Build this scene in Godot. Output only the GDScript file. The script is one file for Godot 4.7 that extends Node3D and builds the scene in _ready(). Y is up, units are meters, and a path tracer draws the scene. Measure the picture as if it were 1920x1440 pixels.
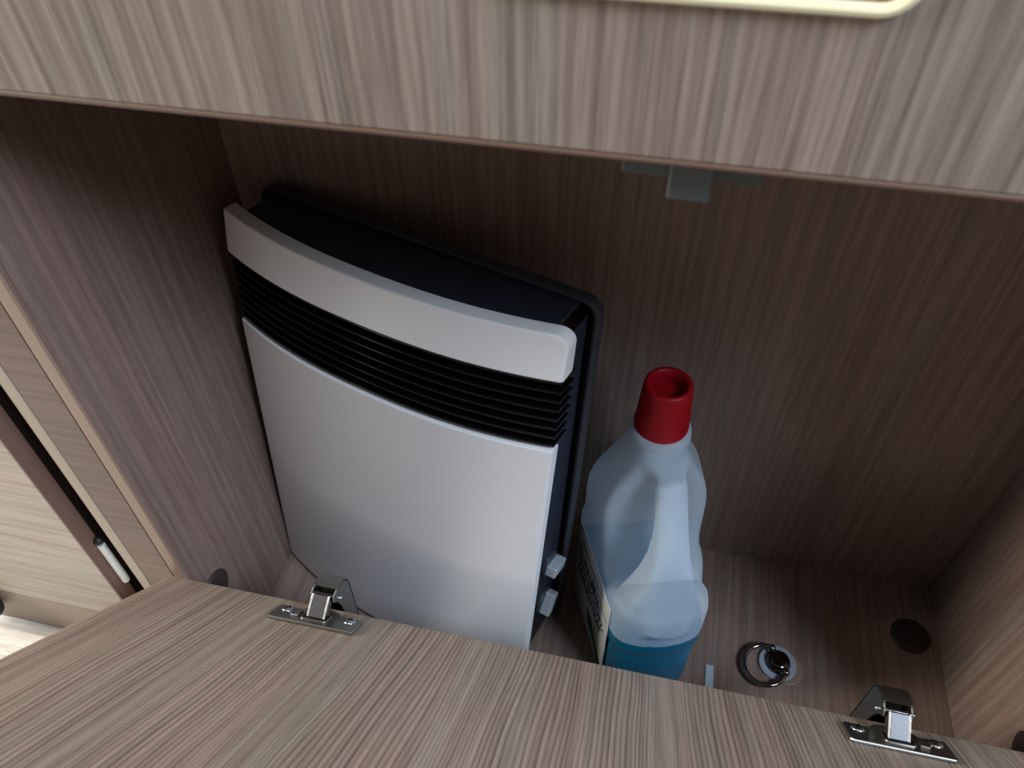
extends Node3D
# A bench locker in a camper, its flap folded down: a panel heater and a jug of screenwash inside.
# Layout coordinates have y = 0 at the eye; CY lifts them so that the room floor is y = 0.

const CY := 0.585
const FLOOR_Y := -0.581      # locker floor
const XL := -0.2672
const XR := 0.2625
const ZB := -0.1795

var M := {}
var used := {}

func _ready() -> void:
	set_view()
	set_light()
	make_materials()
	make_room()
	make_locker()
	make_neighbour()
	make_heater()
	make_bottle()
	make_small_things()

# ---------------------------------------------------------------- view and light
func set_view() -> void:
	var cam := Camera3D.new()
	cam.name = "camera"
	cam.position = Vector3(0, CY, 0.205)
	cam.rotation_degrees = Vector3(-46.23, 12.96, -0.715)
	cam.near = 0.02
	cam.far = 50.0
	var at := CameraAttributesPhysical.new()
	at.frustum_focal_length = 12.0 * 1450.0 / 720.0
	at.frustum_focus_distance = 0.50
	at.exposure_aperture = 13.0
	at.frustum_near = 0.02
	at.frustum_far = 50.0
	cam.attributes = at
	add_child(cam)
	cam.current = true

func set_light() -> void:
	var env := Environment.new()
	env.background_mode = Environment.BG_SKY
	var sky := Sky.new()
	var sm := ProceduralSkyMaterial.new()
	sm.sky_top_color = Color(0.45, 0.6, 0.85)
	sm.sky_horizon_color = Color(0.8, 0.86, 0.92)
	sm.ground_horizon_color = Color(0.6, 0.6, 0.58)
	sm.ground_bottom_color = Color(0.35, 0.34, 0.32)
	sky.sky_material = sm
	env.sky = sky
	env.background_energy_multiplier = 1.0
	env.tonemap_mode = Environment.TONE_MAPPER_LINEAR
	env.tonemap_exposure = 1.28
	env.sdfgi_enabled = true
	env.ssao_enabled = true
	env.ssil_enabled = true
	var we := WorldEnvironment.new()
	we.environment = env
	add_child(we)
	# daylight through the roof hatch and the side window
	area("roof_hatch_daylight", Vector3(-0.10, 1.98, -0.05), Vector3(-0.10, 0.0, -0.051), Vector2(0.60, 0.44), Color(0.97, 0.98, 1.0), 0.75)
	area("entrance_daylight", Vector3(-1.57, 0.95, 0.23), Vector3(0.0, 0.25, 0.12), Vector2(0.42, 0.90), Color(1.0, 0.965, 0.90), 3.4)
	area("window_daylight", Vector3(1.02, 1.48, 0.50), Vector3(0.0, 0.20, 0.0), Vector2(0.66, 0.50), Color(0.87, 0.93, 1.0), 2.45)

func area(called: String, at: Vector3, to: Vector3, size: Vector2, c: Color, e: float) -> void:
	var l := AreaLight3D.new()
	l.name = called
	l.area_size = size
	l.light_color = c
	l.light_energy = e
	l.shadow_enabled = true
	l.area_range = 8.0
	l.area_attenuation = 2.0
	add_child(l)
	var up := Vector3.UP if absf((to - at).normalized().y) < 0.95 else Vector3.FORWARD
	l.look_at_from_position(at, to, up)

# ---------------------------------------------------------------- materials
func mat(c: Color, rough := 0.5, metal := 0.0, spec := 0.5) -> StandardMaterial3D:
	var m := StandardMaterial3D.new()
	m.albedo_color = c
	m.roughness = rough
	m.metallic = metal
	m.metallic_specular = spec
	return m

# Wood decor: growth lines along the picture's height. size in metres; gap in millimetres.
func wood(seed_: int, px: Vector2i, size: Vector2, gap: Vector2, light: Color, dark: Color, depth: float, wave: float, streak: float, soft: float, rough := 0.5) -> StandardMaterial3D:
	var rng := RandomNumberGenerator.new()
	rng.seed = seed_
	var w := px.x
	var hgt := px.y
	var mm := w / (size.x * 1000.0)
	var line := PackedFloat32Array()
	line.resize(w)
	var nz := FastNoiseLite.new()
	nz.seed = seed_
	nz.noise_type = FastNoiseLite.TYPE_SIMPLEX
	nz.frequency = 1.0
	nz.fractal_octaves = 3
	var one := FastNoiseLite.new()
	one.seed = seed_ + 7
	one.noise_type = FastNoiseLite.TYPE_SIMPLEX
	one.frequency = 1.0
	one.fractal_type = FastNoiseLite.FRACTAL_NONE
	var x := 0.0
	while x < w:
		var tight := 0.5 + 0.5 * one.get_noise_1d(x / mm / 45.0 + 9.0)
		var g: float = lerpf(gap.x, gap.y, clampf(tight * 0.8 + rng.randf() * 0.35, 0, 1)) * mm
		var amp := rng.randf_range(0.35, 1.0)
		var i0 := int(x)
		var i1 := mini(w, int(x + g) + 1)
		for i in range(i0, i1):
			var p := clampf((i - x) / g, 0, 1)
			line[i] = amp * smoothstep(0.30 - 0.3 * soft, 0.86 - 0.2 * soft, p) * (1.0 - smoothstep(0.90 - 0.3 * soft, 1.0, p))
		x += g
	var data := PackedByteArray()
	data.resize(w * hgt * 3)
	var hdata := PackedByteArray()
	hdata.resize(w * hgt)
	var myy := size.y * 1000.0 / hgt
	var at := 0
	var tint := PackedFloat32Array()
	tint.resize(w)
	for i in w:
		tint[i] = one.get_noise_1d(i / mm / 14.0) * 0.6 + one.get_noise_1d(300.0 + i / mm / 60.0) * 0.6
	var lr := light.r
	var lg := light.g
	var lb := light.b
	var dr := dark.r - lr
	var dg := dark.g - lg
	var db := dark.b - lb
	for j in hgt:
		var ym := j * myy
		for i in w:
			var xm := i / mm
			var sh := one.get_noise_2d(xm * 0.02, ym * 0.006) * wave * mm
			var k := i + sh
			var a := int(floor(k))
			var f := k - a
			a = clampi(a, 0, w - 2)
			var v := lerpf(line[a], line[a + 1], f) * depth
			v += nz.get_noise_2d(xm * 1.1, ym * 0.02) * streak
			v += one.get_noise_2d(xm * 0.16 + 40.0, ym * 0.004) * streak * 0.9
			var t := tint[a] * 0.010
			v = clampf(v, -0.35, 1.15)
			data[at] = clampi(int(255.0 * (lr + dr * v + t)), 0, 255)
			data[at + 1] = clampi(int(255.0 * (lg + dg * v - t * 0.35)), 0, 255)
			data[at + 2] = clampi(int(255.0 * (lb + db * v - t * 0.1)), 0, 255)
			at += 3
	var im := Image.create_from_data(w, hgt, false, Image.FORMAT_RGB8, data)
	var m := StandardMaterial3D.new()
	m.albedo_texture = ImageTexture.create_from_image(im)
	m.roughness = rough
	m.metallic_specular = 0.4
	m.uv1_scale = Vector3(1.0 / size.x, 1.0 / size.y, 1)
	return m

func shifted(m: StandardMaterial3D, dx: float, dy: float, tone := Color.WHITE) -> StandardMaterial3D:
	var c: StandardMaterial3D = m.duplicate()
	c.uv1_offset = Vector3(dx, dy, 0)
	c.albedo_color = tone
	return c

func make_materials() -> void:
	var l := Color(0.54, 0.487, 0.442)
	var d := Color(0.34, 0.293, 0.255)
	M.flap = wood(11, Vector2i(2048, 768), Vector2(0.60, 0.40), Vector2(1.3, 3.3), l, d, 0.85, 1.3, 0.22, 0.0, 0.42)
	M.front = wood(23, Vector2i(1536, 384), Vector2(0.66, 0.16), Vector2(1.6, 4.2), Color(0.580, 0.530, 0.490), Color(0.445, 0.397, 0.360), 0.60, 1.2, 0.45, 1.0, 0.45)
	M.wall = wood(37, Vector2i(2048, 1024), Vector2(0.62, 0.62), Vector2(0.8, 2.6), Color(0.545, 0.475, 0.435), Color(0.41, 0.345, 0.310), 0.42, 1.6, 0.32, 0.6, 0.40)
	M.pale = wood(51, Vector2i(768, 768), Vector2(0.5, 0.5), Vector2(1.5, 6.0), Color(0.675, 0.635, 0.590), Color(0.565, 0.52, 0.472), 0.25, 1.5, 0.40, 1.0, 0.5)
	for k in ["flap", "front", "wall"]:
		M[k].uv1_offset = Vector3(0.5, 0.5, 0)
	M.wall_side = shifted(M.wall, 0.22, 0.5, Color(0.92, 0.895, 0.90))
	M.wall_base = shifted(M.wall, 0.5, 0.72)
	M.frame = shifted(M.wall, 0.5, 0.3, Color(0.82, 0.775, 0.77))
	M.edge = mat(Color(0.43, 0.34, 0.29), 0.5)
	M.edge_light = shifted(M.pale, 0.2, 0.1, Color(0.98, 0.93, 0.86))
	M.edge_dark = mat(Color(0.46, 0.36, 0.32), 0.45)
	M.plinth = mat(Color(0.60, 0.535, 0.49), 0.5)
	M.plank = wood(77, Vector2i(512, 512), Vector2(0.4, 0.4), Vector2(3.0, 9.0), Color(0.90, 0.895, 0.87), Color(0.70, 0.68, 0.64), 0.30, 4.0, 0.40, 1.0, 0.4)
	M.roomwall = mat(Color(0.51, 0.48, 0.45), 0.8)
	M.white = mat(Color(0.915, 0.92, 0.93), 0.28, 0.0, 0.45)
	M.black = mat(Color(0.032, 0.035, 0.046), 0.22, 0.0, 0.5)
	M.navy = mat(Color(0.15, 0.17, 0.22), 0.5, 0.0, 0.4)
	M.navy_dark = mat(Color(0.03, 0.022, 0.024), 0.3, 0.0, 0.4)
	M.rim = mat(Color(0.20, 0.21, 0.235), 0.5, 0.0, 0.4)
	M.silver = mat(Color(0.78, 0.82, 0.85), 0.32, 0.45)
	M.knobgrey = mat(Color(0.22, 0.24, 0.27), 0.4, 0.3)
	M.nickel = mat(Color(0.62, 0.60, 0.58), 0.34, 1.0)
	M.satin = mat(Color(0.40, 0.40, 0.41), 0.42, 1.0)
	M.zinc = mat(Color(0.62, 0.62, 0.60), 0.30, 1.0)
	M.screw = mat(Color(0.78, 0.82, 0.86), 0.22, 1.0)
	M.recess = mat(Color(0.06, 0.065, 0.07), 0.4, 0.6)
	M.chrome = mat(Color(0.62, 0.63, 0.65), 0.08, 1.0)
	M.chrome_dark = mat(Color(0.35, 0.34, 0.33), 0.12, 1.0)
	M.washer = mat(Color(0.62, 0.66, 0.70), 0.5)
	M.tan = mat(Color(0.55, 0.48, 0.41), 0.5)
	M.capbrown = mat(Color(0.21, 0.17, 0.155), 0.5)
	M.cream = mat(Color(0.90, 0.88, 0.75), 0.35)
	M.cavity = mat(Color(0.50, 0.40, 0.26), 0.7)
	M.greyplastic = mat(Color(0.34, 0.39, 0.40), 0.4)
	M.rubber = mat(Color(0.09, 0.10, 0.11), 0.5)
	M.whiteplastic = mat(Color(0.86, 0.86, 0.83), 0.4)
	M.red = mat(Color(0.58, 0.025, 0.085), 0.42, 0.0, 0.4)
	M.red.subsurf_scatter_enabled = true
	M.red.subsurf_scatter_strength = 0.15
	M.hdpe = mat(Color(0.83, 0.90, 0.955, 0.56), 0.42, 0.0, 0.4)
	M.hdpe.transparency = BaseMaterial3D.TRANSPARENCY_ALPHA
	M.hdpe.backlight_enabled = true
	M.hdpe.backlight = Color(0.7, 0.75, 0.8)
	M.fluid = mat(Color(0.0, 0.40, 0.545), 0.3, 0.0, 0.4)
	M.label = mat(Color(0.84, 0.86, 0.86), 0.45)
	M.ink = mat(Color(0.05, 0.06, 0.09), 0.6)
	M.grey_ink = mat(Color(0.5, 0.52, 0.53), 0.6)
	M.leaf_dark = mat(Color(0.06, 0.25, 0.13), 0.6)
	M.leaf_light = mat(Color(0.55, 0.62, 0.16), 0.6)
	M.leaf_pale = mat(Color(0.62, 0.70, 0.66), 0.6)
	M.sticker = mat(Color(0.75, 0.80, 0.84), 0.35)

# ---------------------------------------------------------------- naming
func numbered(called: String) -> String:
	if not used.has(called):
		used[called] = 0
		return called
	used[called] += 1
	return "%s_%03d" % [called, used[called]]

func thing(called: String, label: String, category: String, at := Vector3.ZERO, group := "") -> Node3D:
	var o := Node3D.new()
	o.name = numbered(called)
	add_child(o)
	o.position = at
	tag(o, label, category, group)
	return o

func tag(o: Node, label: String, category: String, group := "") -> void:
	o.set_meta("label", label)
	o.set_meta("category", category)
	if group:
		o.set_meta("group", group)

func obj(called: String, mesh: Mesh, m: Material, parent: Node, at := Vector3.ZERO, turn := Basis.IDENTITY) -> MeshInstance3D:
	var o := MeshInstance3D.new()
	o.name = numbered(called) if parent == self else called
	o.mesh = mesh
	o.material_override = m
	o.transform = Transform3D(turn, at)
	parent.add_child(o, true)
	return o

func struct(called: String, mesh: Mesh, m: Material, at := Vector3.ZERO) -> MeshInstance3D:
	var o := obj(called, mesh, m, self, at)
	o.set_meta("kind", "structure")
	return o

func pivot(called: String, parent: Node, at: Vector3, turn := Basis.IDENTITY) -> Node3D:
	var o := Node3D.new()
	o.name = called
	o.transform = Transform3D(turn, at)
	parent.add_child(o, true)
	return o

# ---------------------------------------------------------------- shapes
# Rounded box; uv in metres, v along grain (0 = x, 1 = y, 2 = z). nx: extra cuts along x; bend(x) moves z.
func rbox(size: Vector3, r := 0.001, grain := 1, seg := 2, nx := 1, bend = null) -> ArrayMesh:
	var h := size * 0.5
	r = minf(r, minf(h.x, minf(h.y, h.z)) * 0.999)
	var inner := h - Vector3(r, r, r)
	var axis := []
	for a in 3:
		var c := PackedFloat32Array()
		for i in range(seg + 1):
			c.append(-inner[a] - r * tan(PI / 4 * (1.0 - float(i) / seg)))
		var n := nx if a == 0 else 1
		for i in range(1, n):
			c.append(-inner[a] + 2.0 * inner[a] * i / n)
		for i in range(seg + 1):
			c.append(inner[a] + r * tan(PI / 4 * (float(i) / seg)))
		axis.append(c)
	var V := PackedVector3Array()
	var N := PackedVector3Array()
	var U := PackedVector2Array()
	var I := PackedInt32Array()
	for f in 6:
		var a := f / 2
		var s := 1.0 if f % 2 == 0 else -1.0
		var b := (a + 1) % 3
		var c := (a + 2) % 3
		var B: PackedFloat32Array = axis[b]
		var Cc: PackedFloat32Array = axis[c]
		var base := V.size()
		for i in B.size():
			for j in Cc.size():
				var p := Vector3.ZERO
				p[a] = s * h[a]
				p[b] = B[i]
				p[c] = Cc[j]
				var q := p.clamp(-inner, inner)
				var n := (p - q).normalized()
				p = q + n * r
				var v := p[grain]
				var u := 0.0
				if a == grain:
					u = p[b]
					v = p[c]
				else:
					u = p[3 - a - grain]
				U.append(Vector2(u, v))
				if bend != null:
					var e := 0.0005
					var dz: float = (bend.call(p.x + e, p.y) - bend.call(p.x - e, p.y)) / (2 * e)
					var dzy: float = (bend.call(p.x, p.y + e) - bend.call(p.x, p.y - e)) / (2 * e)
					n = Vector3(n.x - dz * n.z, n.y - dzy * n.z, n.z).normalized()
					p.z += bend.call(p.x, p.y)
				V.append(p)
				N.append(n)
		var cn := Cc.size()
		for i in B.size() - 1:
			for j in cn - 1:
				var k := base + i * cn + j
				if s > 0:
					I.append_array([k, k + 1, k + cn, k + 1, k + cn + 1, k + cn])
				else:
					I.append_array([k, k + cn, k + 1, k + 1, k + cn, k + cn + 1])
	return arrays(V, N, U, I)

func arrays(V: PackedVector3Array, N: PackedVector3Array, U: PackedVector2Array, I: PackedInt32Array) -> ArrayMesh:
	var A := []
	A.resize(Mesh.ARRAY_MAX)
	A[Mesh.ARRAY_VERTEX] = V
	A[Mesh.ARRAY_NORMAL] = N
	if U.size():
		A[Mesh.ARRAY_TEX_UV] = U
	A[Mesh.ARRAY_INDEX] = I
	var m := ArrayMesh.new()
	m.add_surface_from_arrays(Mesh.PRIMITIVE_TRIANGLES, A)
	return m

# Skin through closed loops of equal length. Each quad strip (loop segment) is smooth along the loft and
# smooth around where `round_` says so; loops run clockwise seen from the end they travel towards.
func loft(loops: Array, caps := true, smooth_around := false, closed := true) -> ArrayMesh:
	var st := SurfaceTool.new()
	st.begin(Mesh.PRIMITIVE_TRIANGLES)
	var n: int = loops[0].size()
	var last := n if closed else n - 1
	for k in range(last):
		st.set_smooth_group(0 if smooth_around else k + 1)
		for i in loops.size() - 1:
			var a: Vector3 = loops[i][k]
			var b: Vector3 = loops[i][(k + 1) % n]
			var c: Vector3 = loops[i + 1][k]
			var d: Vector3 = loops[i + 1][(k + 1) % n]
			for p in [a, b, c, b, d, c]:
				st.add_vertex(p)
	if caps:
		for e in 2:
			st.set_smooth_group(4000 + e)
			var L: PackedVector3Array = loops[0] if e == 0 else loops[-1]
			var nrm := Vector3.ZERO
			for i in range(n):
				nrm += L[i].cross(L[(i + 1) % n])
			nrm = nrm.normalized()
			var ux := (L[1] - L[0]).normalized()
			if ux.length() < 0.5:
				ux = (L[2] - L[0]).normalized()
			var uy := nrm.cross(ux)
			var flat := PackedVector2Array()
			for p in L:
				flat.append(Vector2(p.dot(ux), p.dot(uy)))
			var tri := Geometry2D.triangulate_polygon(flat)
			for t in range(0, tri.size(), 3):
				var p0 := L[tri[t]]
				var p1 := L[tri[t + 1]]
				var p2 := L[tri[t + 2]]
				# Godot fronts are clockwise: (p1-p0)x(p2-p0) points away from the viewer
				var away := (p1 - p0).cross(p2 - p0)
				var out_: Vector3 = (centre(loops[0]) - centre(loops[1])) if e == 0 else (centre(loops[-1]) - centre(loops[-2]))
				if away.dot(out_) > 0:
					var tmp := p1
					p1 = p2
					p2 = tmp
				for p in [p0, p1, p2]:
					st.add_vertex(p)
	st.index()
	st.generate_normals()
	return st.commit()

func centre(L: PackedVector3Array) -> Vector3:
	var s := Vector3.ZERO
	for p in L:
		s += p
	return s / L.size()

# A flat outline (x, y) given thickness along z from z0 to z1, with a small bevel on both rims.
func plate(outline: PackedVector2Array, z0: float, z1: float, bevel := 0.0) -> ArrayMesh:
	if not Geometry2D.is_polygon_clockwise(outline):
		outline.reverse()
	# clockwise seen from +z
	var loops := []
	var small := outline
	if bevel > 0:
		small = inset(outline, bevel)
	for s in [[small, z0], [outline, z0 + bevel], [outline, z1 - bevel], [small, z1]]:
		if bevel <= 0 and (s[0] == small) and loops.size() in [1, 3]:
			pass
		var L := PackedVector3Array()
		for p in s[0]:
			L.append(Vector3(p.x, p.y, s[1]))
		loops.append(L)
	if bevel <= 0:
		loops = [loops[0], loops[3]]
	return loft(loops, true, false)

func inset(o: PackedVector2Array, d: float) -> PackedVector2Array:
	var r := PackedVector2Array()
	var n := o.size()
	for i in n:
		var a := (o[i] - o[(i - 1 + n) % n]).normalized()
		var b := (o[(i + 1) % n] - o[i]).normalized()
		var na := Vector2(a.y, -a.x)
		var nb := Vector2(b.y, -b.x)
		var m := (na + nb)
		var k := d / maxf(0.4, m.normalized().dot(na))
		r.append(o[i] + m.normalized() * k)
	return r

func round_rect(hx: float, hy: float, r: float, seg := 5, c := Vector2.ZERO) -> PackedVector2Array:
	var o := PackedVector2Array()
	for q in 4:
		var cc := Vector2((hx - r) * (1 if q in [0, 3] else -1), (hy - r) * (1 if q in [0, 1] else -1))
		for i in seg + 1:
			var a := PI / 2 * q + PI / 2 * i / seg
			o.append(c + cc + Vector2(cos(a), sin(a)) * r)
	o.reverse()
	return o      # clockwise seen from +z

# Turns a profile (radius, height) round the y axis; rows listed from the bottom up on the outside.
func lathe(prof: PackedVector2Array, seg := 32, hard := true) -> ArrayMesh:
	var st := SurfaceTool.new()
	st.begin(Mesh.PRIMITIVE_TRIANGLES)
	for k in prof.size() - 1:
		st.set_smooth_group(k + 1 if hard else 0)
		for i in seg:
			var a0 := TAU * i / seg
			var a1 := TAU * (i + 1) / seg
			var p := prof[k]
			var q := prof[k + 1]
			var A := Vector3(cos(a0) * p.x, p.y, sin(a0) * p.x)
			var B := Vector3(cos(a1) * p.x, p.y, sin(a1) * p.x)
			var C := Vector3(cos(a0) * q.x, q.y, sin(a0) * q.x)
			var D := Vector3(cos(a1) * q.x, q.y, sin(a1) * q.x)
			for t in [[A, B, C], [B, D, C]]:
				if (t[1] - t[0]).cross(t[2] - t[0]).length() > 1e-14:
					for v in t:
						st.add_vertex(v)
	st.index()
	st.generate_normals()
	return st.commit()

func tube(path: PackedVector3Array, r: float, seg := 12, caps := true) -> ArrayMesh:
	var loops := []
	var up := Vector3.UP
	for i in path.size():
		var t := (path[mini(i + 1, path.size() - 1)] - path[maxi(i - 1, 0)]).normalized()
		if absf(t.dot(up)) > 0.95:
			up = Vector3.RIGHT
		var a := t.cross(up).normalized()
		var b := t.cross(a).normalized()
		up = -b
		var L := PackedVector3Array()
		for k in seg:
			var g := -TAU * k / seg
			L.append(path[i] + (a * cos(g) + b * sin(g)) * r)
		loops.append(L)
	return loft(loops, caps, true)

# Sweeps a rim profile (inset, height) round a rounded rectangle in the xy plane.
func rim_ring(hx: float, hy: float, r: float, prof: PackedVector2Array, seg := 6, warp = null) -> ArrayMesh:
	var loops := []
	for p in prof:
		var o := round_rect(hx - p.x, hy - p.x, maxf(r - p.x, 0.0004), seg)
		var L := PackedVector3Array()
		for v in o:
			L.append(Vector3(v.x, v.y, p.y + (warp.call(v.x, v.y) if warp != null else 0.0)))
		loops.append(L)
	var st := SurfaceTool.new()
	st.begin(Mesh.PRIMITIVE_TRIANGLES)
	for i in loops.size() - 1:
		st.set_smooth_group(i + 1)
		var n: int = loops[i].size()
		for k in n:
			for v in [loops[i][k], loops[i][(k + 1) % n], loops[i + 1][k], loops[i][(k + 1) % n], loops[i + 1][(k + 1) % n], loops[i + 1][k]]:
				st.add_vertex(v)
	st.index()
	st.generate_normals()
	return st.commit()

# Surface nets over a signed distance field.
func nets(field: Callable, lo: Vector3, hi: Vector3, cell: float) -> ArrayMesh:
	var n := Vector3i(((hi - lo) / cell).ceil()) + Vector3i.ONE
	var val := PackedFloat32Array()
	val.resize(n.x * n.y * n.z)
	var k := 0
	for z in n.z:
		for y in n.y:
			for x in n.x:
				val[k] = field.call(lo + Vector3(x, y, z) * cell)
				k += 1
	var sx := 1
	var sy := n.x
	var sz := n.x * n.y
	var id := PackedInt32Array()
	id.resize(val.size())
	id.fill(-1)
	var V := PackedVector3Array()
	var N := PackedVector3Array()
	var off := [0, sx, sy, sx + sy, sz, sx + sz, sy + sz, sx + sy + sz]
	var edges := [[0, 1], [2, 3], [4, 5], [6, 7], [0, 2], [1, 3], [4, 6], [5, 7], [0, 4], [1, 5], [2, 6], [3, 7]]
	var pos := [Vector3(0, 0, 0), Vector3(1, 0, 0), Vector3(0, 1, 0), Vector3(1, 1, 0), Vector3(0, 0, 1), Vector3(1, 0, 1), Vector3(0, 1, 1), Vector3(1, 1, 1)]
	for z in n.z - 1:
		for y in n.y - 1:
			for x in n.x - 1:
				var b := x + y * sy + z * sz
				var neg := 0
				for o in off:
					if val[b + o] < 0:
						neg += 1
				if neg == 0 or neg == 8:
					continue
				var sum := Vector3.ZERO
				var c := 0
				for e in edges:
					var va := val[b + off[e[0]]]
					var vb := val[b + off[e[1]]]
					if (va < 0) != (vb < 0):
						sum += pos[e[0]].lerp(pos[e[1]], va / (va - vb))
						c += 1
				var p := lo + (Vector3(x, y, z) + sum / c) * cell
				id[b] = V.size()
				V.append(p)
				var h := 0.0007
				N.append(Vector3(field.call(p + Vector3(h, 0, 0)) - field.call(p - Vector3(h, 0, 0)), field.call(p + Vector3(0, h, 0)) - field.call(p - Vector3(0, h, 0)), field.call(p + Vector3(0, 0, h)) - field.call(p - Vector3(0, 0, h))).normalized())
	var I := PackedInt32Array()
	for z in range(1, n.z - 1):
		for y in range(1, n.y - 1):
			for x in range(1, n.x - 1):
				var b := x + y * sy + z * sz
				var s := val[b] < 0
				for ax in 3:
					var d: int = [sx, sy, sz][ax]
					if s == (val[b + d] < 0):
						continue
					var u: int = [sy, sz, sx][ax]
					var w: int = [sz, sx, sy][ax]
					var q := [id[b], id[b - u], id[b - u - w], id[b - w]]
					if q.min() < 0:
						continue
					if s:
						I.append_array([q[0], q[2], q[1], q[0], q[3], q[2]])
					else:
						I.append_array([q[0], q[1], q[2], q[0], q[2], q[3]])
	return arrays(V, N, PackedVector2Array(), I)

func text(s: String, height: float, depth: float, wide: float) -> ArrayMesh:
	var t := TextMesh.new()
	var f := SystemFont.new()
	f.font_names = PackedStringArray(["Droid Sans"])
	f.font_weight = 700
	t.font = f
	t.text = s
	t.font_size = 32
	t.pixel_size = 0.001
	t.depth = 0.002
	t.curve_step = 2.0
	var a := t.get_mesh_arrays()
	var V: PackedVector3Array = a[Mesh.ARRAY_VERTEX]
	var lo := Vector3(1e9, 1e9, 1e9)
	var hi := -lo
	for v in V:
		lo = lo.min(v)
		hi = hi.max(v)
	var k := Vector3(wide / (hi.x - lo.x), height / (hi.y - lo.y), depth / (hi.z - lo.z))
	for i in V.size():
		V[i] = (V[i] - lo) * k
	var A := []
	A.resize(Mesh.ARRAY_MAX)
	A[Mesh.ARRAY_VERTEX] = V
	A[Mesh.ARRAY_NORMAL] = a[Mesh.ARRAY_NORMAL]
	if a[Mesh.ARRAY_INDEX] != null:
		A[Mesh.ARRAY_INDEX] = a[Mesh.ARRAY_INDEX]
	var m := ArrayMesh.new()
	m.add_surface_from_arrays(Mesh.PRIMITIVE_TRIANGLES, A)
	return m

# ---------------------------------------------------------------- room
func make_room() -> void:
	var x0 := -1.6
	var x1 := 1.05
	var z0 := -0.75
	var z1 := 1.7
	var top := 2.0
	var t := 0.06
	var fl := struct("floor", rbox(Vector3(x1 - x0, 0.05, z1 - z0), 0.001), M.plinth, Vector3((x0 + x1) / 2, -0.031, (z0 + z1) / 2))
	for i in 13:
		var pm := shifted(M.plank, 0.17 * i, 0.29 * i, Color(1, 1, 1) * (0.96 + 0.04 * ((i * 7) % 3) / 2.0))
		obj("plank", rbox(Vector3(1.2, 0.006, 0.0905), 0.0008, 0), pm, fl, Vector3(-0.60 - (x0 + x1) / 2 + 0.2, 0.028, 0.004 + 0.0915 * (i + 0.5) - 0.048 - (z0 + z1) / 2))
	# ceiling with a hatch opening at x -0.42..0.22, z -0.29..0.19
	for b in [["ceiling", x0, -0.42, z0, z1], ["ceiling", 0.22, x1, z0, z1], ["ceiling", -0.42, 0.22, z0, -0.29], ["ceiling", -0.42, 0.22, 0.19, z1]]:
		struct(b[0], rbox(Vector3(b[2] - b[1], t, b[4] - b[3]), 0.001), M.roomwall, Vector3((b[1] + b[2]) / 2, top + t / 2, (b[3] + b[4]) / 2))
	struct("wall_back", rbox(Vector3(x1 - x0, top, t), 0.001), M.roomwall, Vector3((x0 + x1) / 2, top / 2, z0 - t / 2))
	struct("wall_front", rbox(Vector3(x1 - x0, top, t), 0.001), M.roomwall, Vector3((x0 + x1) / 2, top / 2, z1 + t / 2))
	# right wall with a window opening z 0.14..0.86, y 1.2..1.76
	for b in [[0.0, 1.20, z0, z1], [1.76, top, z0, z1], [1.20, 1.76, z0, 0.14], [1.20, 1.76, 0.86, z1]]:
		struct("wall_right", rbox(Vector3(t, b[1] - b[0], b[3] - b[2]), 0.001), M.roomwall, Vector3(x1 + t / 2, (b[0] + b[1]) / 2, (b[2] + b[3]) / 2))
	# left wall with the entrance z 0.0..0.46, y 0.47..1.43
	for b in [[0.0, 0.47, z0, z1], [1.43, top, z0, z1], [0.47, 1.43, z0, 0.0], [0.47, 1.43, 0.46, z1]]:
		struct("wall_left", rbox(Vector3(t, b[1] - b[0], b[3] - b[2]), 0.001), M.roomwall, Vector3(x0 - t / 2, (b[0] + b[1]) / 2, (b[2] + b[3]) / 2))

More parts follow.
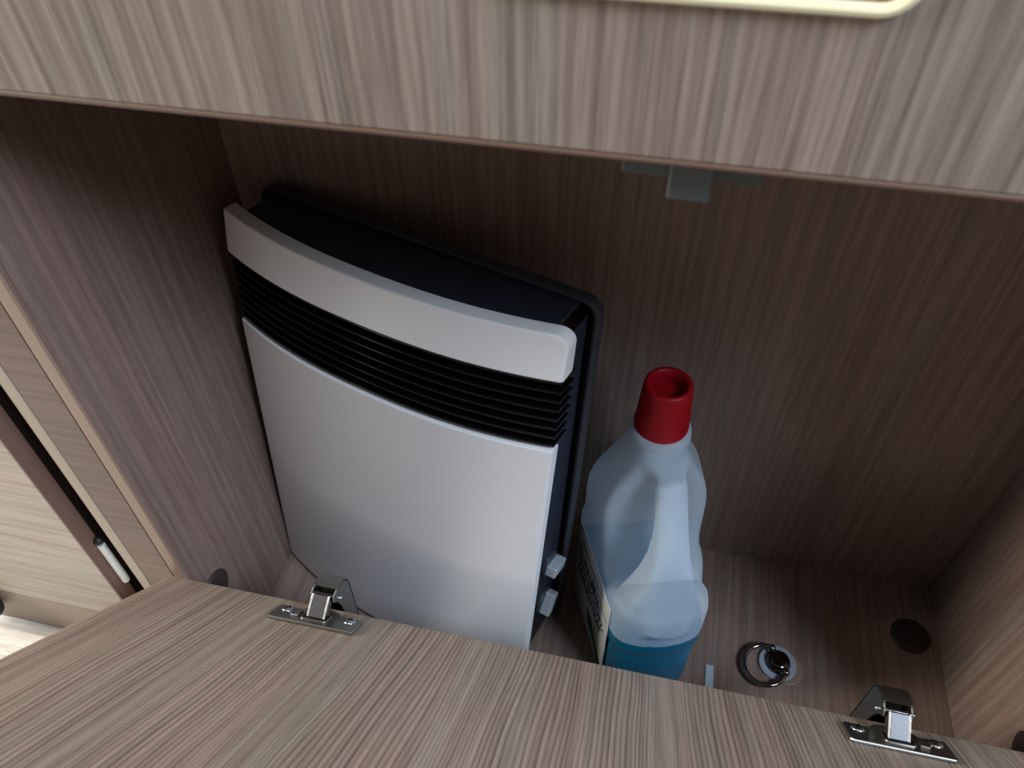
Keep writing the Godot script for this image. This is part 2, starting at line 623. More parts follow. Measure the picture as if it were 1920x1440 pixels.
# ---------------------------------------------------------------- the locker
func make_locker() -> void:
	var L := thing("bench_locker", "grey-brown wood-grain bench locker with its hinged flap folded down open", "locker", Vector3(0, CY, 0))
	var top := -0.02
	# upper front panel with an edge band along its lower edge
	obj("front_panel", rbox(Vector3(0.62, -0.1162 - top, -0.015).abs(), 0.0006), M.front, L, Vector3(0.03, (-0.1162 + top) / 2, -0.0075))
	obj("edge_band", rbox(Vector3(0.62, 0.0022, 0.0152), 0.0009), M.edge, L, Vector3(0.03, -0.1173, -0.0075))
	obj("seat_top", rbox(Vector3(0.62, 0.015, 0.20), 0.001), M.front, L, Vector3(0.03, top + 0.0078, -0.0995))
	# carcass
	var sy0 := FLOOR_Y - 0.004
	obj("side_panel", rbox(Vector3(0.0086, -0.12 - sy0, 0.178), 0.0008, 1), M.wall_side, L, Vector3(XL - 0.0043, (sy0 - 0.12) / 2, -0.0905))
	obj("edge_band", rbox(Vector3(0.0086, -0.12 - sy0, 0.0022), 0.001, 1), mat(Color(0.57, 0.475, 0.415), 0.4), L, Vector3(XL - 0.0043, (sy0 - 0.12) / 2, -0.0006))
	obj("side_panel", rbox(Vector3(0.015, top - sy0, 0.178), 0.0008, 1), shifted(M.wall, 0.78, 0.5), L, Vector3(XR + 0.0075, (sy0 + top) / 2, -0.0905))
	obj("back_panel", rbox(Vector3(XR - XL + 0.02, top - sy0, 0.012), 0.0008, 1), M.wall, L, Vector3((XL + XR) / 2, (sy0 + top) / 2, ZB - 0.006))
	obj("base_panel", rbox(Vector3(XR - XL, 0.004, 0.18), 0.0003, 2), M.wall_base, L, Vector3((XL + XR) / 2, FLOOR_Y - 0.002, -0.0897))
	obj("lower_front_panel", rbox(Vector3(0.55, 0.109, 0.011), 0.0008, 1), M.front, L, Vector3(-0.002, -0.5265, 0.0045))
	# upper left: the carcass goes on up behind the front panel
	obj("side_panel", rbox(Vector3(0.0086, 0.099, 0.16), 0.0005, 1), M.wall_side, L, Vector3(XL - 0.0043, -0.0705, -0.097))
	# flap
	var turn := Basis(Vector3.RIGHT, deg_to_rad(-43.0))
	var F := pivot("flap_door", L, Vector3(0, -0.451, 0), turn)
	obj("panel", rbox(Vector3(0.5535, 0.015, 0.335), 0.0007, 2), M.flap, F, Vector3(0.0, -0.0075, 0.1675))
	obj("edge_band", rbox(Vector3(0.0012, 0.0148, 0.3345), 0.0005, 2), shifted(M.pale, 0.3, 0.2, Color(1.0, 0.93, 0.87)), F, Vector3(-0.2773, -0.0076, 0.1675))
	for s in [-1, 1]:
		hinge(L, Vector3(0.1668 * s, -0.451, 0), turn, s)
	# catch behind the front panel
	var K := pivot("catch_strike", L, Vector3(0.0074, -0.1235, -0.0165))
	obj("mounting_plate", rbox(Vector3(0.0436, 0.0155, 0.0018), 0.0007), M.greyplastic, K)
	obj("tongue", rbox(Vector3(0.0139, 0.017, 0.0042), 0.0012), M.greyplastic, K, Vector3(0.0001, -0.0055, 0.0018))
	# cream frame round the grip hole
	var G := pivot("grip_frame", L, Vector3(0.0005, -0.0535, 0))
	obj("rim", rim_ring(0.052, 0.020, 0.0095, PackedVector2Array([Vector2(0, 0), Vector2(0.0001, 0.0014), Vector2(0.0008, 0.0022), Vector2(0.0018, 0.0024), Vector2(0.0028, 0.0018), Vector2(0.0034, 0.0006), Vector2(0.0036, 0.0002)])), M.cream, G)
	obj("hollow", plate(round_rect(0.0486, 0.0166, 0.006), 0.0001, 0.0004), M.cavity, G)
	# screw covers
	for c in [[Vector3(XL, -0.492, -0.0155), Basis(Vector3.BACK, -PI / 2)], [Vector3(XR, -0.492, -0.0160), Basis(Vector3.BACK, PI / 2)], [Vector3(0.2415, FLOOR_Y, -0.1335), Basis.IDENTITY]]:
		obj("cover_cap", lathe(PackedVector2Array([Vector2(0.0145, 0), Vector2(0.0145, 0.0012), Vector2(0.0136, 0.0020), Vector2(0.009, 0.0024), Vector2(0, 0.0025)]), 36, false), M.capbrown, L, c[0], c[1])
	# ring pull in the base
	var R := pivot("ring_pull", L, Vector3(0.1392, FLOOR_Y, -0.0882))
	obj("recess_cup", lathe(PackedVector2Array([Vector2(0.0128, 0), Vector2(0.0128, 0.0006), Vector2(0.0120, 0.0009), Vector2(0, 0.0009)]), 36), M.tan, R, Vector3(0.0068, 0, 0.0026))
	obj("washer", lathe(PackedVector2Array([Vector2(0.0142, 0.0005), Vector2(0.0142, 0.0017), Vector2(0.0136, 0.0023), Vector2(0.0075, 0.0023), Vector2(0, 0.0023)]), 40), M.washer, R, Vector3(0, 0, 0))
	obj("boss", lathe(PackedVector2Array([Vector2(0.0094, 0.002), Vector2(0.0094, 0.0032), Vector2(0.0082, 0.0048), Vector2(0.0080, 0.0068), Vector2(0.0072, 0.0080), Vector2(0.005, 0.0088), Vector2(0, 0.0092)]), 36, false), M.chrome_dark, R)
	var dirp := Vector3(0.49, 0, 0.87).normalized()
	var side := Vector3(-dirp.z, 0, dirp.x)
	var cen := side * 0.0123 + Vector3(0, 0.0062, 0)
	var pth := PackedVector3Array()
	for i in 41:
		var a := lerpf(0.72, TAU - 0.72, i / 40.0)
		var p := cen + (-side * cos(a) + dirp * sin(a)) * 0.0155
		p.y += 0.0012 * cos(a)
		pth.append(p)
	obj("ring", tube(pth, 0.0019, 14), M.chrome, R)
	for e in [pth[0], pth[-1]]:
		obj("pivot_ball", lathe(ball(0.0031), 20, false), M.chrome, R, e)

func ball(r: float, n := 10) -> PackedVector2Array:
	var p := PackedVector2Array()
	for i in n + 1:
		var a := -PI / 2 + PI * i / n
		p.append(Vector2(maxf(cos(a) * r, 0.0), sin(a) * r))
	return p

func hinge(L: Node3D, at: Vector3, turn: Basis, s: int) -> void:
	var H := pivot("hinge", L, at)
	var T := Transform3D(turn, Vector3.ZERO)
	var lay := func(o: MeshInstance3D, p: Vector3) -> void:
		o.transform = Transform3D(turn, T * p)
	# cup plate lying on the flap: outline in (x, along flap), a lobe towards the edge
	var o := PackedVector2Array()
	for p in [Vector2(-0.0270, -0.0085), Vector2(-0.0255, -0.0100)]:
		o.append(p)
	for i in 13:
		var a := PI + PI * i / 12.0
		o.append(Vector2(cos(a) * 0.0125, -0.0085 + sin(a) * 0.0075))
	for p in [Vector2(0.0255, -0.0100), Vector2(0.0270, -0.0085), Vector2(0.0270, 0.0085), Vector2(0.0255, 0.0100), Vector2(-0.0255, 0.0100), Vector2(-0.0270, 0.0085)]:
		o.append(p)
	var up := Basis(Vector3.RIGHT, PI / 2)       # outline y -> local z, thickness -> -y
	var pl := obj("cup_plate", plate(o, -0.0022, 0.0, 0.0004), M.zinc, H)
	pl.transform = Transform3D(turn * up, T * Vector3(0, 0.0001, 0.0235))
	# dark well under the link, with a bright lip
	var well := obj("cup_well", plate(round_rect(0.0075, 0.0052, 0.0018), -0.0004, 0.0), M.recess, H)
	well.transform = Transform3D(turn * up, T * Vector3(0, 0.0022, 0.0225))
	var lip := obj("cup_lip", rim_ring(0.0084, 0.0061, 0.0024, PackedVector2Array([Vector2(0, 0), Vector2(0.0001, 0.0006), Vector2(0.0007, 0.0009), Vector2(0.0011, 0.0003), Vector2(0.0012, 0.0)])), M.nickel, H)
	lip.transform = Transform3D(turn * Basis(Vector3.RIGHT, -PI / 2), T * Vector3(0, 0.0022, 0.0225))
	# release tab on the side away from the middle
	var tabp := PackedVector2Array([Vector2(0.0095, -0.004), Vector2(0.0125, -0.0055), Vector2(0.0160, 0.0015), Vector2(0.0140, 0.0050), Vector2(0.0098, 0.004)])
	if s < 0:
		for i in tabp.size():
			tabp[i].x *= -1
	var tab := obj("release_tab", plate(tabp, -0.0016, 0.0, 0.0004), M.nickel, H)
	tab.transform = Transform3D(turn * up, T * Vector3(0, 0.0021, 0.0235))
	# screws
	for e in [-1, 1]:
		var sc := pivot("screw", H, T * Vector3(0.0200 * e, 0.0020, 0.0193), turn * Basis(Vector3.UP, 0.5 + e))
		obj("head", lathe(PackedVector2Array([Vector2(0.0039, 0), Vector2(0.0038, 0.0007), Vector2(0.0030, 0.0013), Vector2(0.0018, 0.0016), Vector2(0, 0.0017)]), 28, false), M.screw, sc)
		obj("cross_slot", rbox(Vector3(0.0042, 0.0005, 0.0008), 0.0001), M.recess, sc, Vector3(0, 0.00165, 0))
		obj("cross_slot", rbox(Vector3(0.0008, 0.0005, 0.0042), 0.0001), M.recess, sc, Vector3(0, 0.00168, 0))
	# link: a small channel standing up out of the cup
	var base := T * Vector3(0, 0.0015, 0.0238)
	var head := T * Vector3(0, 0.0150, 0.0190)
	var ax := (head - base).normalized()
	var nx := Vector3.RIGHT
	var nz := nx.cross(ax).normalized()
	var lb := Basis(nx, ax, nz)
	var ln := (head - base).length()
	var LK := pivot("link", H, base, lb)
	obj("face_plate", rbox(Vector3(0.0096, ln, 0.0012), 0.0004, 1, 2), M.satin, LK, Vector3(0, ln / 2, 0))
	for e in [-1, 1]:
		var fp := PackedVector2Array([Vector2(0.0008, 0), Vector2(0.0010, ln * 0.4), Vector2(0.0010, ln * 0.8), Vector2(0.0006, ln), Vector2(-0.0048, ln + 0.001), Vector2(-0.0052, ln * 0.5), Vector2(-0.0040, 0)])
		var fl := obj("flange", plate(fp, -0.0006, 0.0006, 0.0002), M.nickel, LK)
		fl.transform = Transform3D(Basis(Vector3.UP, -PI / 2), Vector3(0.0052 * e, 0, 0))
	# arm: two cheeks and a web; outline in (z, y) relative to the flap's inner edge
	var cheek := PackedVector2Array()
	for p in [Vector2(0.0050, 0.0195), Vector2(0.0035, 0.0225), Vector2(-0.0010, 0.0232), Vector2(-0.0060, 0.0222), Vector2(-0.0105, 0.0198), Vector2(-0.0138, 0.0165), Vector2(-0.0155, 0.0120), Vector2(-0.0160, 0.0050), Vector2(-0.0158, -0.030), Vector2(-0.0156, -0.078), Vector2(-0.0025, -0.078), Vector2(-0.0030, -0.010), Vector2(-0.0020, 0.0020), Vector2(0.0005, 0.0120)]:
		cheek.append(p)
	var AR := pivot("arm", H, Vector3.ZERO)
	for e in [-1, 1]:
		var ck := obj("cheek", plate(cheek, -0.0006, 0.0006, 0.0003), M.zinc, AR)
		ck.transform = Transform3D(Basis(Vector3.UP, -PI / 2), Vector3(0.0072 * e, 0, 0))
		obj("rivet", lathe(ball(0.0014), 14, false), M.screw, AR, Vector3(0.0080 * e, 0.0130, -0.0020))
	var web := []
	for p in [Vector2(-0.0022, 0.0233), Vector2(-0.0060, 0.0225), Vector2(-0.0106, 0.0200), Vector2(-0.0140, 0.0166), Vector2(-0.0157, 0.0120), Vector2(-0.0162, 0.0050), Vector2(-0.0160, -0.030), Vector2(-0.0158, -0.078)]:
		web.append(p)
	var loops := []
	for i in web.size():
		var a: Vector2 = web[maxi(i - 1, 0)]
		var b: Vector2 = web[mini(i + 1, web.size() - 1)]
		var d := (b - a).normalized()
		var nn := Vector2(d.y, -d.x) * -1.0
		var w0: Vector2 = web[i]
		var w1: Vector2 = w0 - nn * 0.0011 * (1.0 if nn.dot(Vector2(0.003, -0.01) - w0) < 0 else -1.0)
		loops.append(PackedVector3Array([Vector3(-0.0078, w0.y, w0.x), Vector3(0.0078, w0.y, w0.x), Vector3(0.0078, w1.y, w1.x), Vector3(-0.0078, w1.y, w1.x)]))
	obj("web", loft(loops), M.zinc, AR)
	obj("link_pin", tube(PackedVector3Array([Vector3(-0.0082, 0.0215, 0.0020), Vector3(0.0082, 0.0215, 0.0020)]), 0.0012, 12), M.chrome, AR)
	obj("inner_leaf", rbox(Vector3(0.0120, 0.0100, 0.0010), 0.0003), M.recess, AR, Vector3(0, 0.0150, -0.0050))

# ---------------------------------------------------------------- neighbouring cupboard on the left
func make_neighbour() -> void:
	var N := thing("cupboard", "pale wood-grain cupboard door front beside the open locker", "cupboard", Vector3(0, CY, 0))
	var top := -0.02
	var x1 := -0.3322
	obj("door_panel", rbox(Vector3(0.55, top + 0.5297, 0.0120), 0.0006, 0), M.pale, N, Vector3(x1 - 0.275 - 0.0008, (top - 0.5297) / 2, -0.0030))
	obj("edge_band", rbox(Vector3(0.0012, top + 0.5297, 0.0118), 0.0005, 1), M.edge_dark, N, Vector3(x1 - 0.0004, (top - 0.5297) / 2, -0.0030))
	obj("plinth", rbox(Vector3(0.55, 0.0545, 0.012), 0.0006, 0), M.plinth, N, Vector3(x1 - 0.276, -0.5575, -0.0045))
	obj("carcass_panel", rbox(Vector3(0.58, top + 0.583, 0.008), 0.0006, 1), mat(Color(0.33, 0.26, 0.225), 0.6), N, Vector3(-0.585, (top - 0.583) / 2, -0.030))
	# face frame: cross-grained strip with a rounded light lipping
	obj("face_frame", rbox(Vector3(0.0246, top + 0.583, 0.024), 0.0006, 0), M.frame, N, Vector3(-0.2890, (top - 0.583) / 2, -0.0122))
	var prof := PackedVector2Array([Vector2(-0.3012, -0.0242), Vector2(-0.3141, -0.0242), Vector2(-0.3141, -0.0042)])
	for i in range(1, 9):
		var a := PI - PI / 2 * i / 8.0
		prof.append(Vector2(-0.3012 + cos(a) * 0.0129, -0.0042 + sin(a) * 0.0042))
	var loops := []
	for y in [-0.583, top]:
		var L := PackedVector3Array()
		for p in prof:
			L.append(Vector3(p.x, y, p.y))
		loops.append(L)
	obj("lipping", loft(loops, true, false), shifted(M.pale, 0.35, 0.2, Color(1, 0.995, 0.985)), N)
	# door hinge: three knuckles
	var K := pivot("hinge", N, Vector3(-0.3290, 0, -0.0062))
	for y in [[-0.4405, -0.4502], [-0.4508, -0.4755], [-0.4761, -0.4862]]:
		var h: float = y[0] - y[1]
		obj("knuckle", lathe(PackedVector2Array([Vector2(0, 0), Vector2(0.0024, 0.0), Vector2(0.0027, 0.0003), Vector2(0.0027, h - 0.0003), Vector2(0.0024, h), Vector2(0, h)]), 20), M.whiteplastic, K, Vector3(0, y[1], 0))
	obj("notch", lathe(ball(0.0034), 14, false), M.rubber, K, Vector3(-0.0014, -0.4378, -0.0012))

# ---------------------------------------------------------------- heater
const HW := 0.1125
const HB := 0.2990
const HM := 0.2483
const HT := 0.3269

func bow(x: float) -> float:
	return 0.0166 * (1.0 - pow(minf(absf(x) / HW, 1.0), 2.3))

func columns(xs: Array, sect: Callable) -> ArrayMesh:
	var loops := []
	for x in xs:
		loops.append(sect.call(x))
	return loft(loops, true, false)

func x_steps(half: float, n: int, ends: Array) -> Array:
	var xs := []
	for e in ends:
		xs.append(-half + e)
	for i in range(1, n):
		xs.append((-half + ends[-1]) * (1.0 - 2.0 * i / n))
	for i in range(ends.size() - 1, -1, -1):
		xs.append(half - ends[i])
	return xs

func make_heater() -> void:
	var basis_ := Basis.from_euler(Vector3(deg_to_rad(-6.069), deg_to_rad(-16.189), deg_to_rad(-1.207)))
	var H := thing("panel_heater", "white bow-fronted panel heater with black louvres leaning in the locker corner", "heater", Vector3(-0.1591, -0.5795 + CY, -0.0689))
	H.transform.basis = basis_
	# lower white front
	var front := func(x: float) -> PackedVector3Array:
		var r := 0.0005
		var e := clampf((HW - absf(x)) / r, 0, 1)
		var zb := bow(x) - r * (1 - e)
		var bk := bow(x) - 0.0075
		var y0 := 0.0018 + 0.0010 * x / HW
		return PackedVector3Array([Vector3(x, y0, bk), Vector3(x, y0, zb - r), Vector3(x, y0 + r * 0.3, zb - r * 0.3), Vector3(x, y0 + r, zb), Vector3(x, HM - r, zb), Vector3(x, HM - r * 0.3, zb - r * 0.3), Vector3(x, HM, zb - r), Vector3(x, HM, bk)])
	obj("front_panel", columns(x_steps(HW, 40, [0.0, 0.0004, 0.0012]), front), M.white, H)
	# white band along the top, its upper corners rounded
	var band := func(x: float) -> PackedVector3Array:
		var r := 0.0011
		var e := clampf((HW - absf(x)) / 0.0011, 0, 1)
		var R := 0.0085 if x > 0 else 0.0022
		var u := maxf(0.0, absf(x) - (HW - R))
		var yt := HT - R + sqrt(maxf(R * R - u * u, 0.0))
		var zb := bow(x) - r * (1 - e)
		var sl := func(y: float) -> float: return -0.0030 * (y - HB) / (HT - HB)
		var bk := bow(x) - 0.0125
		return PackedVector3Array([Vector3(x, HB, bk), Vector3(x, HB, zb - r), Vector3(x, HB + r * 0.3, zb - r * 0.3), Vector3(x, HB + r, zb), Vector3(x, yt - r, zb + sl.call(yt)), Vector3(x, yt - r * 0.3, zb - r * 0.3 + sl.call(yt)), Vector3(x, yt, zb - r + sl.call(yt)), Vector3(x, yt, bk)])
	obj("top_band", columns(x_steps(HW, 40, [0.0, 0.0003, 0.0011, 0.0022, 0.0038, 0.0058, 0.0085]), band), M.white, H)
	# louvres
	for k in 8:
		var y: float = HM + 0.0032 + (HB - HM - 0.0050) * k / 7.0
		var slat := func(x: float) -> PackedVector3Array:
			var b := bow(x) - 0.0012
			return PackedVector3Array([Vector3(x, y - 0.0021, b - 0.017), Vector3(x, y - 0.0006, b - 0.0003), Vector3(x, y + 0.0001, b), Vector3(x, y + 0.0006, b), Vector3(x, y + 0.0010, b - 0.0006), Vector3(x, y - 0.0006, b - 0.017)])
		obj("louvre", columns(x_steps(HW - 0.0002, 32, [0.0]), slat), M.black, H)
	for i in 7:
		var x: float = -0.09 + 0.03 * i
		obj("louvre_rib", rbox(Vector3(0.0012, HB - HM, 0.010), 0.0002), M.black, H, Vector3(x, (HB + HM) / 2, bow(x) - 0.0105))
	# dark body
	var ring := func(y: float, half: float, setback: float) -> PackedVector3Array:
		var L := PackedVector3Array()
		var zb := -0.0385 - (0.327 - y) * 0.06
		L.append(Vector3(half, y, zb))
		L.append(Vector3(-half, y, zb))
		for i in 25:
			var x := lerpf(-half, half, i / 24.0)
			L.append(Vector3(x, y, bow(x * HW / half) - setback))
		return L
	obj("housing", loft([ring.call(0.0082, 0.1055, 0.0085), ring.call(0.0096, 0.1075, 0.0078), ring.call(HM - 0.001, 0.1075, 0.0078)], true, false), M.navy, H)
	obj("grille_back", loft([ring.call(HM - 0.002, 0.1060, 0.020), ring.call(HB + 0.002, 0.1060, 0.020)], true, false), M.black, H)
	obj("side_housing", loft([ring.call(HM - 0.002, 0.1074, 0.021), ring.call(HB + 0.002, 0.1074, 0.021)], false, false), M.navy, H)
	obj("top_housing", loft([ring.call(HB, 0.1075, 0.0118), ring.call(0.3175, 0.1075, 0.0122)], true, false), M.navy, H)
	obj("top_chamfer", loft([ring.call(0.3174, 0.1074, 0.0122), ring.call(0.3238, 0.1022, 0.0126)], true, false), M.navy_dark, H)
	var lid := func(y: float, half: float) -> PackedVector3Array:
		var L := PackedVector3Array()
		L.append(Vector3(half, y, -0.0372))
		L.append(Vector3(-half, y, -0.0372))
		for i in 25:
			var x := lerpf(-half, half, i / 24.0)
			L.append(Vector3(x, y, bow(x * HW / half) - 0.0126))
		return L
	obj("lid", loft([lid.call(0.3232, 0.1026), lid.call(0.3243, 0.1024), lid.call(0.3247, 0.1018)], true, false), M.navy, H)
	# embossed oval on the lid
	var em := pivot("emblem", H, Vector3(-0.0010, 0.3246, -0.0088))
	var ep := PackedVector3Array()
	for i in 33:
		var a := TAU * i / 32.0
		ep.append(Vector3(cos(a) * 0.0056, 0, sin(a) * 0.0042))
	obj("oval", tube(ep, 0.00022, 6, false), M.rim, em)
	obj("stroke", tube(PackedVector3Array([Vector3(-0.003, 0, 0.0006), Vector3(0.0, 0.0001, -0.0006), Vector3(0.0032, 0, -0.0012)]), 0.00018, 6), M.rim, em)
	# back plate with a raised rim
	var lean := func(_x: float, y: float) -> float: return -0.0375 - (0.327 - 0.1684 - y) * 0.06
	var BP := pivot("back_plate", H, Vector3(0, 0.1684, 0))
	var hy := 0.1596
	obj("rim", rim_ring(0.1148, hy, 0.011, PackedVector2Array([Vector2(0.004, -0.005), Vector2(0.0, -0.005), Vector2(0.0, 0.0005), Vector2(0.0006, 0.0022), Vector2(0.0014, 0.0026), Vector2(0.0026, 0.0024), Vector2(0.0030, 0.0016), Vector2(0.0032, -0.004)]), 8, lean), M.rim, BP)
	var po := round_rect(0.1122, hy - 0.0026, 0.009, 8)
	var l0 := PackedVector3Array()
	var l1 := PackedVector3Array()
	for p in po:
		l0.append(Vector3(p.x, p.y, lean.call(p.x, p.y) - 0.0050))
		l1.append(Vector3(p.x, p.y, lean.call(p.x, p.y) - 0.0030))
	obj("sheet", loft([l0, l1], true, false), M.black, BP)
	# two rotary knobs on the right side
	for kn in [[Vector3(0.1076, 0.1020, -0.0340), deg_to_rad(72.0)], [Vector3(0.1076, 0.0590, -0.0320), deg_to_rad(-28.0)]]:
		var turn: Basis = Basis(Vector3.RIGHT, kn[1]) * Basis(Vector3.BACK, -PI / 2)
		var K := pivot("knob", H, kn[0], turn)
		obj("dial", lathe(PackedVector2Array([Vector2(0.0104, 0), Vector2(0.0104, 0.0018), Vector2(0.0097, 0.0027), Vector2(0.0090, 0.0030), Vector2(0, 0.0026)]), 36), M.knobgrey, K)
		obj("grip", rbox(Vector3(0.0185, 0.0078, 0.0080), 0.0009, 1, 3), M.silver, K, Vector3(0, 0.0062, 0))

# ---------------------------------------------------------------- bottle
func smin(a: float, b: float, k: float) -> float:
	var h := maxf(k - absf(a - b), 0.0) / k
	return minf(a, b) - h * h * k * 0.25

func smax(a: float, b: float, k: float) -> float:
	return -smin(-a, -b, k)

func sd_box(p: Vector3, h: Vector3, r: float) -> float:
	var q := p.abs() - h + Vector3(r, r, r)
	return Vector3(maxf(q.x, 0), maxf(q.y, 0), maxf(q.z, 0)).length() + minf(maxf(q.x, maxf(q.y, q.z)), 0.0) - r

func sd_cone(p: Vector3, a: Vector3, b: Vector3, ra: float, rb: float) -> float:
	var ab := b - a
	var t := clampf((p - a).dot(ab) / ab.length_squared(), 0, 1)
	return (p - a - ab * t).length() - lerpf(ra, rb, t)

var jug_column := []
var jug_base := []
var jug_foot := []
var jug_bar := []

func facet(into: Array, a: Vector3, b: Vector3, c: Vector3, inside := Vector3(-0.0025, 0.09, 0.0)) -> void:
	var n := (b - a).cross(c - a).normalized()
	if n.dot(a - inside) < 0:
		n = -n
	into.append(Plane(n, n.dot(a)))

func jug_setup() -> void:
	var X := Vector3(0.1, 0, 0)
	var Y := Vector3(0, 0.1, 0)
	var Z := Vector3(0, 0, 0.1)
	for s in [-1.0, 1.0]:
		for part in [jug_column, jug_base, jug_foot]:
			var e := 0.0 if part == jug_base else (0.0032 if part == jug_column and s > 0 else 0.001)
			var a := Vector3(s * (0.0406 - e), 0, -0.038)
			facet(part, a, a + Y, Vector3(s * (0.0304 - e), 0, 0.0465))
		var sh := Vector3(s * 0.0372, 0.168, 0)
		facet(jug_column, sh, sh + Z, Vector3(s * 0.0167, 0.2045, 0))
		facet(jug_foot, Vector3(s * 0.0310, 0.113, 0.050), Vector3(s * 0.0110, 0.153, 0.045), Vector3(s * 0.0350, 0.117, 0.0))
		var b := Vector3(0.0012 + s * 0.0108, 0, 0)
		facet(jug_bar, b, b + Y, b + Z, Vector3(0, 0.16, 0.03))
	for part in [jug_column, jug_base]:
		var bz := -0.042 if part == jug_base else -0.041
		facet(part, Vector3(0, 0, bz), Vector3(0, 0, bz) + X, Vector3(0, 0, bz) + Y)
	facet(jug_base, Vector3.ZERO, X, Z)
	facet(jug_column, Vector3(0, 0.05, 0), Vector3(0.1, 0.05, 0), Vector3(0, 0.05, 0.1))
	facet(jug_base, Vector3(0, 0.117, 0), Vector3(0, 0.117, 0) + X, Vector3(0, 0.117, 0) + Z)
	facet(jug_column, Vector3(0, 0.185, -0.042), Vector3(0.1, 0.185, -0.042), Vector3(0, 0.208, -0.038))
	facet(jug_column, Vector3(0, 0.209, 0), Vector3(0, 0.209, 0) + X, Vector3(0, 0.209, 0) + Z)
	facet(jug_column, Vector3(0, 0.100, 0.010), Vector3(0.1, 0.100, 0.010), Vector3(0, 0.200, 0.000))
	facet(jug_foot, Vector3(0, 0.070, 0), Vector3(0, 0.070, 0) + X, Vector3(0, 0.070, 0) + Z)
	facet(jug_foot, Vector3(0, 0, 0.002), Vector3(0, 0, 0.002) + X, Vector3(0, 0, 0.002) + Y, Vector3(0, 0.09, 0.03))
	var mid := Vector3(0, 0.16, 0.03)
	for part in [jug_foot, jug_bar]:
		facet(part, Vector3(0, 0.117, 0.0555), Vector3(0.1, 0.117, 0.0555), Vector3(0, 0.165, 0.0395), Vector3(0, 0.09, 0.02))
	facet(jug_bar, Vector3(0, 0.165, 0.0395), Vector3(0.1, 0.165, 0.0395), Vector3(0, 0.212, 0.010), Vector3(0, 0.09, 0.02))
	facet(jug_bar, Vector3(0, 0.110, 0.034), Vector3(0.1, 0.110, 0.034), Vector3(0, 0.205, -0.012), mid)
	facet(jug_bar, Vector3(0, 0.207, 0), Vector3(0, 0.207, 0) + X, Vector3(0, 0.207, 0) + Z, mid)
	facet(jug_bar, Vector3(0, 0.100, 0), Vector3(0, 0.100, 0) + X, Vector3(0, 0.100, 0) + Z, mid)

func hull(planes: Array, p: Vector3, k: float) -> float:
	var d := -1.0
	for q: Plane in planes:
		var e := q.distance_to(p)
		if e > -0.02:
			d = smax(d, e, k)
	return d

func jug(p: Vector3) -> float:
	var front := Vector2(p.x - 0.001, p.z + 0.0065).length() - 0.062      # bowed front
	var d := hull(jug_column, p, 0.009)
	d = smin(d, smax(hull(jug_base, p, 0.008), front, 0.010), 0.004)
	d = smin(d, smax(hull(jug_foot, p, 0.006), front + 0.0005, 0.006), 0.006)
	d = smin(d, hull(jug_bar, p, 0.008), 0.010)
	# the finger hole, right through sideways
	var qy := p.y - 0.152
	var qz := p.z - 0.0150 + qy * 0.22
	var hole := (Vector2(qy / 0.040, qz / 0.0110).length() - 1.0) * 0.0110
	return smax(d, -hole, 0.006)

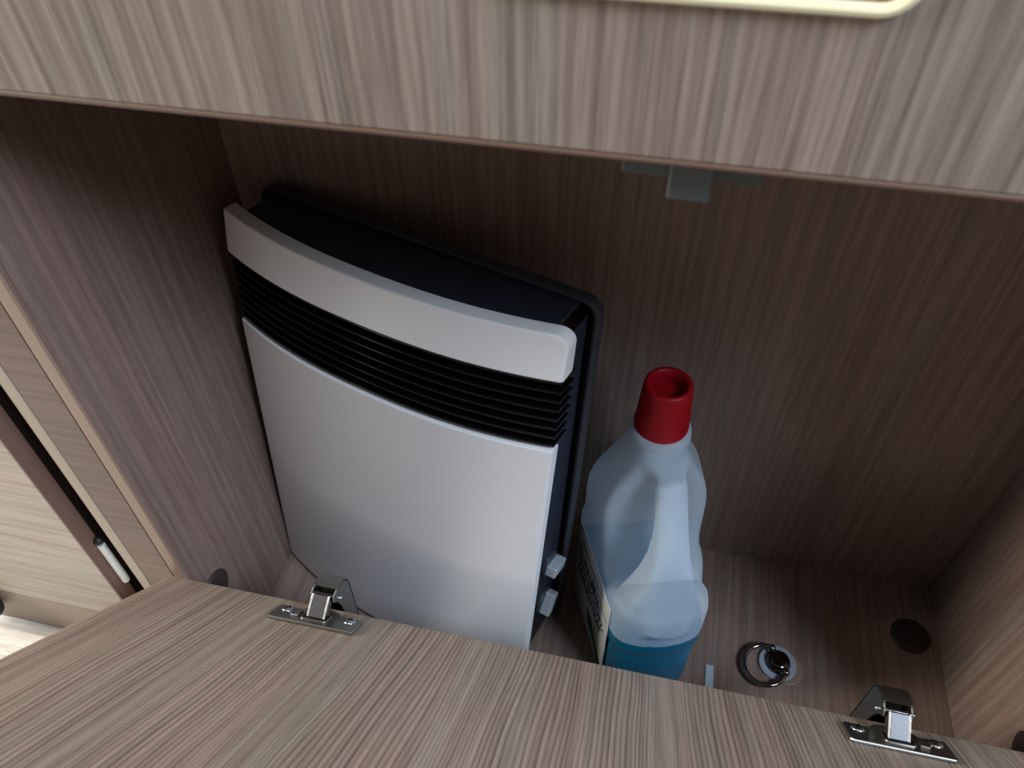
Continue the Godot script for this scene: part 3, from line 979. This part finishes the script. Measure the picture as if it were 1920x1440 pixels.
func make_bottle() -> void:
	jug_setup()
	var B := thing("washer_fluid_jug", "translucent plastic jug of blue screen wash with red screw cap beside the heater", "bottle", Vector3(0.0266, FLOOR_Y + CY + 0.0006, -0.0962))
	B.rotation_degrees.y = 17.2
	var lo := Vector3(-0.048, -0.006, -0.050)
	var hi := Vector3(0.048, 0.222, 0.064)
	obj("jug_body", nets(func(p: Vector3) -> float: return jug(p), lo, hi, 0.0025), M.hdpe, B)
	obj("fluid", nets(func(p: Vector3) -> float: return maxf(jug(p) - 0.00015, p.y - 0.0835), lo, Vector3(0.048, 0.092, 0.064), 0.002), M.fluid, B)
	# neck collar and red cap, finely ribbed
	var N := Vector3(0.0004, 0.0012, -0.0250)
	obj("neck_collar", lathe(PackedVector2Array([Vector2(0.0150, 0.200), Vector2(0.0188, 0.203), Vector2(0.0196, 0.2085), Vector2(0.0190, 0.2135), Vector2(0.0170, 0.2160), Vector2(0.010, 0.2162)]), 40, false), M.hdpe, B, N)
	var st := []
	var seg := 144
	for pr in [Vector2(0.0166, 0.2135), Vector2(0.0168, 0.2140), Vector2(0.0166, 0.2180), Vector2(0.0146, 0.2490), Vector2(0.0142, 0.2515), Vector2(0.0133, 0.2525), Vector2(0.0115, 0.2525), Vector2(0.0106, 0.2515), Vector2(0.0098, 0.2440)]:
		var Lp := PackedVector3Array()
		for i in seg:
			var a := TAU * i / seg
			var rr: float = pr.x
			if pr.y > 0.2150 and pr.y < 0.2500:
				rr += 0.00022 * (1.0 if i % 3 == 0 else -0.5)
			Lp.append(N + Vector3(cos(a) * rr, pr.y, sin(a) * rr))
		st.append(Lp)
	obj("cap", loft(st, true, true), M.red, B)
	# label on the broad face
	var lo2 := PackedVector2Array([Vector2(-0.036, 0.004), Vector2(-0.036, 0.1030), Vector2(-0.010, 0.1038), Vector2(0.020, 0.1040), Vector2(0.0395, 0.1040), Vector2(0.0402, 0.1010), Vector2(0.0392, 0.0985), Vector2(0.0400, 0.0950), Vector2(0.0396, 0.0830), Vector2(0.0402, 0.0800), Vector2(0.0399, 0.0600), Vector2(0.0400, 0.004)])
	var along := Vector3(0.0102, 0, 0.0845).normalized()
	var turn := Basis(along, Vector3.UP, along.cross(Vector3.UP))       # sheet x runs towards the front
	var LB := pivot("label", B, Vector3(-0.0361, 0, 0) + along.cross(Vector3.UP) * 0.0010, turn)
	obj("sheet", plate(lo2, 0.0, 0.0005, 0.0), M.label, LB)
	var rows := [["SCHEIBEN-", -0.0305, 0.0685, 0.052], ["FROSTSCHUTZ-", -0.0305, 0.0570, 0.0635], ["KONZENTRAT", -0.0305, 0.0455, 0.058]]
	for r in rows:
		obj("lettering", text(r[0], 0.0088, 0.0002, r[3]), M.ink, LB, Vector3(r[1], r[2], 0.0005))
	obj("rule", rbox(Vector3(0.068, 0.0005, 0.0002), 0.0), M.grey_ink, LB, Vector3(0.003, 0.0815, 0.0006))
	obj("rule", rbox(Vector3(0.040, 0.0018, 0.0002), 0.0), M.grey_ink, LB, Vector3(-0.006, 0.0890, 0.0006))
	obj("leaf_print", plate(PackedVector2Array([Vector2(0.012, 0.040), Vector2(0.020, 0.038), Vector2(0.028, 0.030), Vector2(0.034, 0.022), Vector2(0.024, 0.026), Vector2(0.016, 0.033)]), 0.0005, 0.0007), M.leaf_light, LB)
	obj("leaf_print", plate(PackedVector2Array([Vector2(-0.002, 0.033), Vector2(0.008, 0.035), Vector2(0.020, 0.024), Vector2(0.036, 0.016), Vector2(0.036, 0.006), Vector2(0.012, 0.006), Vector2(0.002, 0.018)]), 0.0005, 0.0007), M.leaf_dark, LB)
	obj("leaf_print", plate(PackedVector2Array([Vector2(0.004, 0.018), Vector2(0.014, 0.018), Vector2(0.026, 0.010), Vector2(0.028, 0.0065), Vector2(0.012, 0.0065)]), 0.0007, 0.0009), M.leaf_pale, LB)

# ---------------------------------------------------------------- odds and ends
func make_small_things() -> void:
	var s := obj("plastic_strip", rbox(Vector3(0.0061, 0.0008, 0.026), 0.0004), M.sticker, self, Vector3(0.0886, FLOOR_Y + CY + 0.0005, -0.0632))
	tag(s, "small pale plastic strip lying on the locker floor left of the metal ring", "strip")
	var d := thing("door_stop", "black rubber door stop on the plinth of the pale cupboard", "door stop", Vector3(-0.4805, CY - 0.5395, 0.0016))
	obj("buffer", rbox(Vector3(0.050, 0.044, 0.016), 0.0078, 1, 4), M.rubber, d, Vector3(0, 0, 0.0078))
	obj("screw_hole", lathe(PackedVector2Array([Vector2(0.0026, 0), Vector2(0.0026, 0.0006), Vector2(0, 0.0006)]), 18), M.recess, d, Vector3(0.006, -0.004, 0.0156), Basis(Vector3.RIGHT, PI / 2))
